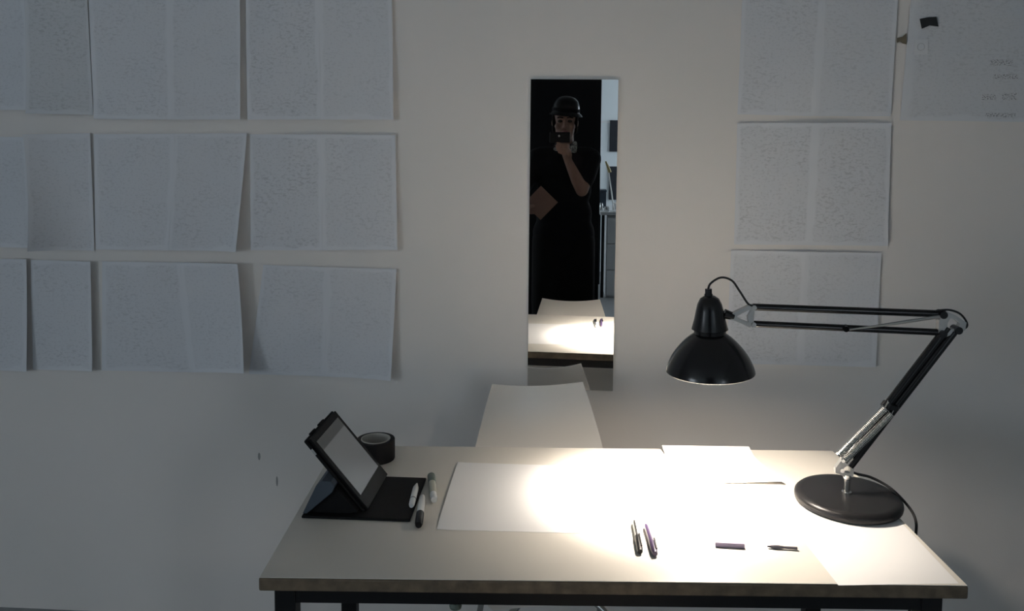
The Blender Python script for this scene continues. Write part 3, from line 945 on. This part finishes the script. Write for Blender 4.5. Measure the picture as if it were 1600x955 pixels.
cap = lambda a, ra, b, rb: ('cap', a, ra, b, rb)
ell = lambda c, r, rot=(0, 0, 0): ('ell', c, r, rot)
PX, PY = 0.035, -0.25
person = thing('person', 'person in black hat and black clothes taking a photo, seen in the mirror', 'person', (PX, PY, 0))
HC = Vector((0.034, -0.215, 1.575))
EYES = [(HC.x - 0.029, HC.y + 0.083, 1.577), (HC.x + 0.029, HC.y + 0.083, 1.577)]
RS, RE, RW = (0.195, -0.25, 1.355), (0.138, -0.100, 1.172), (0.055, -0.068, 1.345)
LS, LE, LWr = (-0.130, -0.25, 1.355), (-0.255, -0.26, 1.115), (-0.195, -0.088, 1.050)
body = [
    ell(HC + Vector((0, -0.012, 0.030)), (0.073, 0.092, 0.088)), ell(HC + Vector((0, 0.022, -0.040)), (0.058, 0.062, 0.078)),
    ell(HC + Vector((0, 0.055, -0.098)), (0.026, 0.022, 0.018)), ell(HC + Vector((0, 0.066, 0.022)), (0.050, 0.016, 0.012)),
    cap(HC + Vector((0, 0.082, 0.004)), 0.007, HC + Vector((0, 0.096, -0.030)), 0.011),
    ell(HC + Vector((-0.012, 0.086, -0.034)), (0.007, 0.008, 0.006)), ell(HC + Vector((0.012, 0.086, -0.034)), (0.007, 0.008, 0.006)),
    ell(HC + Vector((-0.040, 0.050, -0.028)), (0.022, 0.024, 0.024)), ell(HC + Vector((0.040, 0.050, -0.028)), (0.022, 0.024, 0.024)),
    ell(HC + Vector((-0.075, -0.008, -0.005)), (0.006, 0.014, 0.026)), ell(HC + Vector((0.075, -0.008, -0.005)), (0.006, 0.014, 0.026)),
    cap((PX, PY, 1.37), 0.058, (PX, HC.y - 0.015, 1.50), 0.052),
    ell((PX, PY, 1.30), (0.150, 0.095, 0.110)), ell((PX, PY, 1.18), (0.135, 0.090, 0.140)), ell((PX, PY, 1.03), (0.130, 0.085, 0.12)), ell((PX, PY, 0.93), (0.150, 0.095, 0.11)),
    cap((PX - 0.15, PY, 1.36), 0.052, (PX + 0.15, PY, 1.36), 0.052),
    cap(RS, 0.048, RE, 0.038), cap(RE, 0.037, Vector(RE).lerp(Vector(RW), 0.35), 0.037), cap(Vector(RE).lerp(Vector(RW), 0.35), 0.037, RW, 0.024),
    cap(LS, 0.050, LE, 0.040), cap(LE, 0.041, Vector(LE).lerp(Vector(LWr), 0.35), 0.038), cap(Vector(LE).lerp(Vector(LWr), 0.35), 0.038, LWr, 0.025),
    cap((PX - 0.085, PY, 0.90), 0.082, (PX - 0.095, PY + 0.01, 0.49), 0.056), cap((PX - 0.095, PY + 0.01, 0.49), 0.056, (PX - 0.100, PY - 0.02, 0.09), 0.036),
    cap((PX + 0.085, PY, 0.90), 0.082, (PX + 0.095, PY + 0.01, 0.49), 0.056), cap((PX + 0.095, PY + 0.01, 0.49), 0.056, (PX + 0.100, PY - 0.02, 0.09), 0.036),
    cap((PX - 0.100, PY - 0.03, 0.040), 0.032, (PX - 0.112, PY + 0.13, 0.030), 0.024), cap((PX + 0.100, PY - 0.03, 0.040), 0.032, (PX + 0.112, PY + 0.13, 0.030), 0.024),
]
# right hand under the phone: palm, four fingers curled across the phone's back, thumb on its screen side
body += [ell((0.045, -0.050, 1.392), (0.030, 0.020, 0.046), (0, -0.35, 0)), cap(RW, 0.024, (0.047, -0.055, 1.375), 0.026)]
for k, (z, ln, r) in enumerate(((1.440, 0.050, 0.0095), (1.421, 0.056, 0.0095), (1.402, 0.052, 0.009), (1.385, 0.042, 0.008))):
    k0 = Vector((0.055 - 0.002 * k, -0.034, z - 0.004))
    k1 = Vector((0.040 - 0.002 * k, -0.004, z))
    k2 = Vector((0.040 - ln * 0.62, 0.002, z + 0.005))
    k3 = Vector((0.040 - ln, -0.006, z + 0.011))
    body += [cap(k0, r + 0.001, k1, r), cap(k1, r, k2, r - 0.0008), cap(k2, r - 0.0008, k3, r - 0.002)]
body += [cap((0.040, -0.062, 1.395), 0.012, (0.022, -0.056, 1.425), 0.0105), cap((0.022, -0.056, 1.425), 0.0105, (0.010, -0.042, 1.458), 0.0085)]
# left hand at the lower left edge of the book: fingers behind it, thumb in front
body += [ell((-0.180, -0.072, 1.060), (0.040, 0.022, 0.030), (0, -0.25, 0))]
for k, (dx, z) in enumerate(((-0.100, 1.090), (-0.094, 1.072), (-0.098, 1.054), (-0.110, 1.037))):
    k0 = Vector((-0.165, -0.085, 1.078 - 0.014 * k))
    k1 = Vector((-0.138, -0.094, z))
    k2 = Vector((dx, -0.089, z + 0.004))
    body += [cap(k0, 0.0105, k1, 0.0095), cap(k1, 0.0095, k2, 0.0075)]
body += [cap((-0.188, -0.060, 1.070), 0.014, (-0.168, -0.040, 1.078), 0.0115), cap((-0.168, -0.040, 1.078), 0.0115, (-0.142, -0.0385, 1.080), 0.0095)]
bo = obj('body', mesh_from_prims(body, 0.0055, 3), 'skin', person, smooth=True)
for e in EYES:
    obj('eye', Lathe([(0, -1), (0.6, -0.8), (0.95, -0.3), (0.95, 0.3), (0.6, 0.8), (0, 1)], n=14, mtx=Matrix.Translation(Vector(e) + Vector((0, -0.006, 0))) @ Matrix.Diagonal((0.0145, 0.009, 0.0085, 1))), 'eye', bo, smooth=True)
    obj('eyebrow', Tube([(e[0] - 0.018, e[1] - 0.002, e[2] + 0.020), (e[0], e[1] + 0.002, e[2] + 0.024), (e[0] + 0.018, e[1] - 0.002, e[2] + 0.020)], 0.0035, 8), 'hair', bo, smooth=True)
obj('mouth', Tube([(HC.x - 0.022, HC.y + 0.074, 1.514), (HC.x - 0.008, HC.y + 0.083, 1.516), (HC.x + 0.008, HC.y + 0.083, 1.516), (HC.x + 0.022, HC.y + 0.074, 1.514)], [0.002, 0.0055, 0.0055, 0.002], 8), 'lips', bo, smooth=True)
hair = mesh_from_prims([ell(HC + Vector((0, -0.030, 0.020)), (0.080, 0.084, 0.085)), ell(HC + Vector((-0.064, -0.026, -0.030)), (0.016, 0.034, 0.045)),
                        ell(HC + Vector((0.064, -0.026, -0.030)), (0.016, 0.034, 0.045)), ell(HC + Vector((0, -0.062, -0.050)), (0.066, 0.050, 0.060)),
                        ell(HC + Vector((-0.066, 0.010, 0.010)), (0.013, 0.032, 0.046)), ell(HC + Vector((0.066, 0.010, 0.010)), (0.013, 0.032, 0.046))], 0.006, 3)
obj('hair', hair, 'hair', bo, smooth=True)
# clothes
shirt = [cap((PX - 0.15, PY, 1.365), 0.060, (PX + 0.15, PY, 1.365), 0.060), ell((PX, PY, 1.30), (0.172, 0.112, 0.120)), ell((PX, PY, 1.17), (0.166, 0.108, 0.16)),
         ell((PX, PY, 1.02), (0.172, 0.110, 0.15)), ell((PX, PY, 0.90), (0.190, 0.118, 0.15)), ell((PX, PY, 0.80), (0.186, 0.112, 0.075)),
         cap((PX, PY, 1.36), 0.074, (PX, PY + 0.004, 1.425), 0.066),
         cap(RS, 0.064, Vector(RS).lerp(Vector(RE), 0.60), 0.058), cap(Vector(RS).lerp(Vector(RE), 0.60), 0.058, Vector(RS).lerp(Vector(RE), 0.72), 0.052),
         cap(LS, 0.064, LE, 0.054), cap(LE, 0.054, Vector(LE).lerp(Vector(LWr), 0.40), 0.048)]
obj('shirt', mesh_from_prims(shirt, 0.009, 4), 'cloth', person, smooth=True)
trs = []
for s in (-1, 1):
    trs += [cap((PX + s * 0.085, PY, 0.86), 0.108, (PX + s * 0.100, PY + 0.008, 0.48), 0.094), cap((PX + s * 0.100, PY + 0.008, 0.48), 0.094, (PX + s * 0.102, PY - 0.018, 0.12), 0.070)]
obj('trousers', mesh_from_prims(trs, 0.010, 4), 'trouser', person, smooth=True)
for s in (-1, 1):
    bmx = mesh_from_prims([cap((PX + s * 0.100, PY - 0.030, 0.050), 0.046, (PX + s * 0.113, PY + 0.135, 0.040), 0.037)], 0.008, 3)
    for v in bmx.verts:
        v.co.z = max(v.co.z, 0.0005)
    obj('shoe', bmx, 'shoe', person, smooth=True)
obj('scarf', mesh_from_prims([cap((PX + 0.050, PY + 0.045, 1.395), 0.022, (PX + 0.058, PY + 0.050, 1.445), 0.018), cap((PX - 0.055, PY + 0.03, 1.405), 0.02, (PX + 0.010, PY + 0.075, 1.40), 0.02),
                              cap((PX + 0.010, PY + 0.075, 1.40), 0.02, (PX + 0.055, PY + 0.045, 1.42), 0.02)], 0.006, 3), 'scarf', person, smooth=True)
hatm = Matrix.Translation((HC.x + 0.004, HC.y - 0.006, 1.632)) @ Euler((math.radians(-4), math.radians(5), 0)).to_matrix().to_4x4() @ Matrix.Diagonal((1.0, 1.16, 1.0, 1))
ht = obj('hat', Lathe([(0.0, 0.100), (0.025, 0.098), (0.050, 0.088), (0.068, 0.070), (0.078, 0.045), (0.082, 0.018), (0.083, 0.004), (0.0995, -0.012), (0.102, -0.018), (0.099, -0.019), (0.083, -0.006), (0.079, 0.0),
                       (0.077, 0.02), (0.062, 0.066), (0.0, 0.094)], n=44, mtx=hatm), 'hat', person, smooth='auto')
obj('hat_band', Lathe([(0.0835, 0.006), (0.0840, 0.006), (0.0835, 0.026), (0.0815, 0.026)], n=44, mtx=hatm, closed=True), 'cloth', ht, smooth='auto')

# phone (the camera that took the picture) and book
ph = thing('phone', 'dark phone held up in front of the mouth, seen in the mirror', 'phone', (0.005, -0.018, 1.452))
obj('phone_body', Box(-0.054, 0.064, -0.024, -0.013, 1.452, 1.513, 0.003), 'phone', ph)
obj('phone_screen', Box(-0.046, 0.056, -0.0246, -0.0238, 1.457, 1.508), 'dark_blue', ph)
obj('lens_ring', Lathe([(0.0, 0), (0.0055, 0), (0.0055, 0.0015), (0.004, 0.0018), (0.0, 0.0012)], n=20, mtx=Matrix.Translation((0.0, -0.0132, 1.4905)) @ Matrix.Rotation(-math.pi / 2, 4, 'X')), 'chrome', ph, smooth='auto')
bk = thing('book', 'brown-covered book held low in the left hand, seen in the mirror', 'book', (-0.10, -0.06, 1.0))
bmtx = Matrix.Translation((-0.1025, -0.062, 1.0975)) @ Matrix.Rotation(math.radians(43.5), 4, 'Y')    # local x = right/down edge, z = right/up edge


def bbox_(*a, **k):
    bm = Box(*a, **k)
    bm.transform(bmtx)
    return bm


obj('cover', bbox_(-0.069, 0.069, 0.0065, 0.0085, -0.0725, 0.0725, 0.0006, seg=1), 'cover', bk)
obj('cover', bbox_(-0.069, 0.069, -0.0085, -0.0065, -0.0725, 0.0725, 0.0006, seg=1), 'cover', bk)
obj('spine', bbox_(0.0672, 0.0696, -0.0085, 0.0085, -0.0725, 0.0725, 0.0006, seg=1), 'cover', bk)
obj('page_block', bbox_(-0.0665, 0.0670, -0.0064, 0.0064, -0.0700, 0.0700), 'pages', bk)

# ------------------------------------------------------------------ the room behind the person (seen in the mirror)
t = thing('partition_board', 'tall black board standing behind the person, seen in the mirror', 'board', (-0.30, -1.42, 0))
obj('panel', Box(-0.90, 0.309, -1.44, -1.40, 0.05, 2.45, 0.003), 'board', t)
for x in (-0.75, 0.15):
    obj('foot', Box(x - 0.03, x + 0.03, -1.62, -1.22, 0.0, 0.05, 0.004), 'black_steel', t)

t = thing('back_table', 'white table by the back wall, seen in the mirror', 'table', (0.95, -3.2, 0))
obj('tabletop', Box(0.385, 1.55, -3.55, -2.80, 0.770, 0.800, 0.003), 'white_desk', t)
for (x, y) in ((0.400, -2.83), (1.51, -2.83), (0.400, -3.52), (1.51, -3.52)):
    obj('leg', Box(x, x + 0.028, y - 0.014, y + 0.014, 0, 0.770, 0.002), 'black_steel', t)
t = thing('drawer_cabinet', 'pale drawer cabinet under the back table, seen in the mirror', 'cabinet', (0.70, -3.1, 0))
obj('body', Box(0.447, 0.93, -3.45, -2.835, 0.0, 0.762, 0.003), 'white_desk', t)
for z in (0.02, 0.265, 0.51):
    d = obj('drawer', Box(0.455, 0.922, -2.835, -2.818, z, z + 0.235, 0.002), 'white_desk', t)
    obj('handle', Tube([(0.62, -2.81, z + 0.17), (0.76, -2.81, z + 0.17)], 0.006, 10), 'chrome', d, smooth='auto')
for i, (x, y, r, h, mm, lab) in enumerate(((0.402, -2.93, 0.016, 0.07, 'jar', 'small metal jar at the left end of the back table'), (0.448, -2.86, 0.024, 0.045, 'jar', 'low bright tin on the back table beside the thin lamp'),
                                           (0.535, -2.95, 0.030, 0.075, 'white_desk', 'white pot on the back table right of the thin lamp'))):
    t = thing('jar', lab + ', in the mirror', 'jar', (x, y, 0.800))
    obj('body', Lathe([(0, 0), (r * 0.92, 0), (r, 0.004), (r, h * 0.8), (r * 0.8, h * 0.9), (0, h * 0.9)], c=(x, y, 0.800), n=24), mm, t, smooth='auto')
    obj('lid', Lathe([(0, h * 0.9), (r * 0.86, h * 0.9), (r * 0.86, h), (0, h)], c=(x, y, 0.800), n=24), mm, t, smooth='auto')
t = thing('storage_box', 'dark blue box on the back table, half hidden by the person in the mirror', 'box', (0.425, -3.30, 0.800))
obj('body', Box(0.395, 0.462, -3.36, -3.20, 0.800, 0.955, 0.003), 'dark_blue', t)
obj('lid', Box(0.392, 0.465, -3.363, -3.197, 0.955, 0.975, 0.003), 'dark_blue', t)
t = thing('stick_lamp', 'slender white lamp with tan head on the back table, seen in the mirror', 'lamp', (0.515, -2.845, 0.800))
obj('base', Lathe([(0, 0), (0.03, 0), (0.03, 0.008), (0.008, 0.014), (0, 0.014)], c=(0.512, -2.85, 0.800), n=24), 'white_desk', t, smooth='auto')
obj('stem', Tube([(0.512, -2.85, 0.812), (0.488, -2.85, 0.98), (0.452, -2.85, 1.20)], 0.0062, 10), 'white_plastic', t, smooth='auto')
obj('head', Tube([(0.470, -2.85, 1.160), (0.456, -2.85, 1.20), (0.430, -2.85, 1.262)], [0.016, 0.014, 0.007], 14), 'tan', t, smooth='auto')
for z0, z1, lab in ((1.325, 1.666, 'upper dark picture on the back wall, seen in the mirror'), (0.80, 1.163, 'lower dark picture on the back wall, seen in the mirror')):
    t = thing('picture', lab, 'picture', (0.80, YB, z0))
    obj('frame', Box(0.551, 1.05, YB, YB + 0.015, z0, z1, 0.002), 'black_steel', t)
    obj('print', Box(0.556, 1.045, YB + 0.015, YB + 0.017, z0 + 0.005, z1 - 0.005), 'dark_art', t)
tr_ = obj('trim_1', Box(XL, XR, YB, YB + 0.012, 1.640, 1.652), 'white_frame')
struct(tr_)
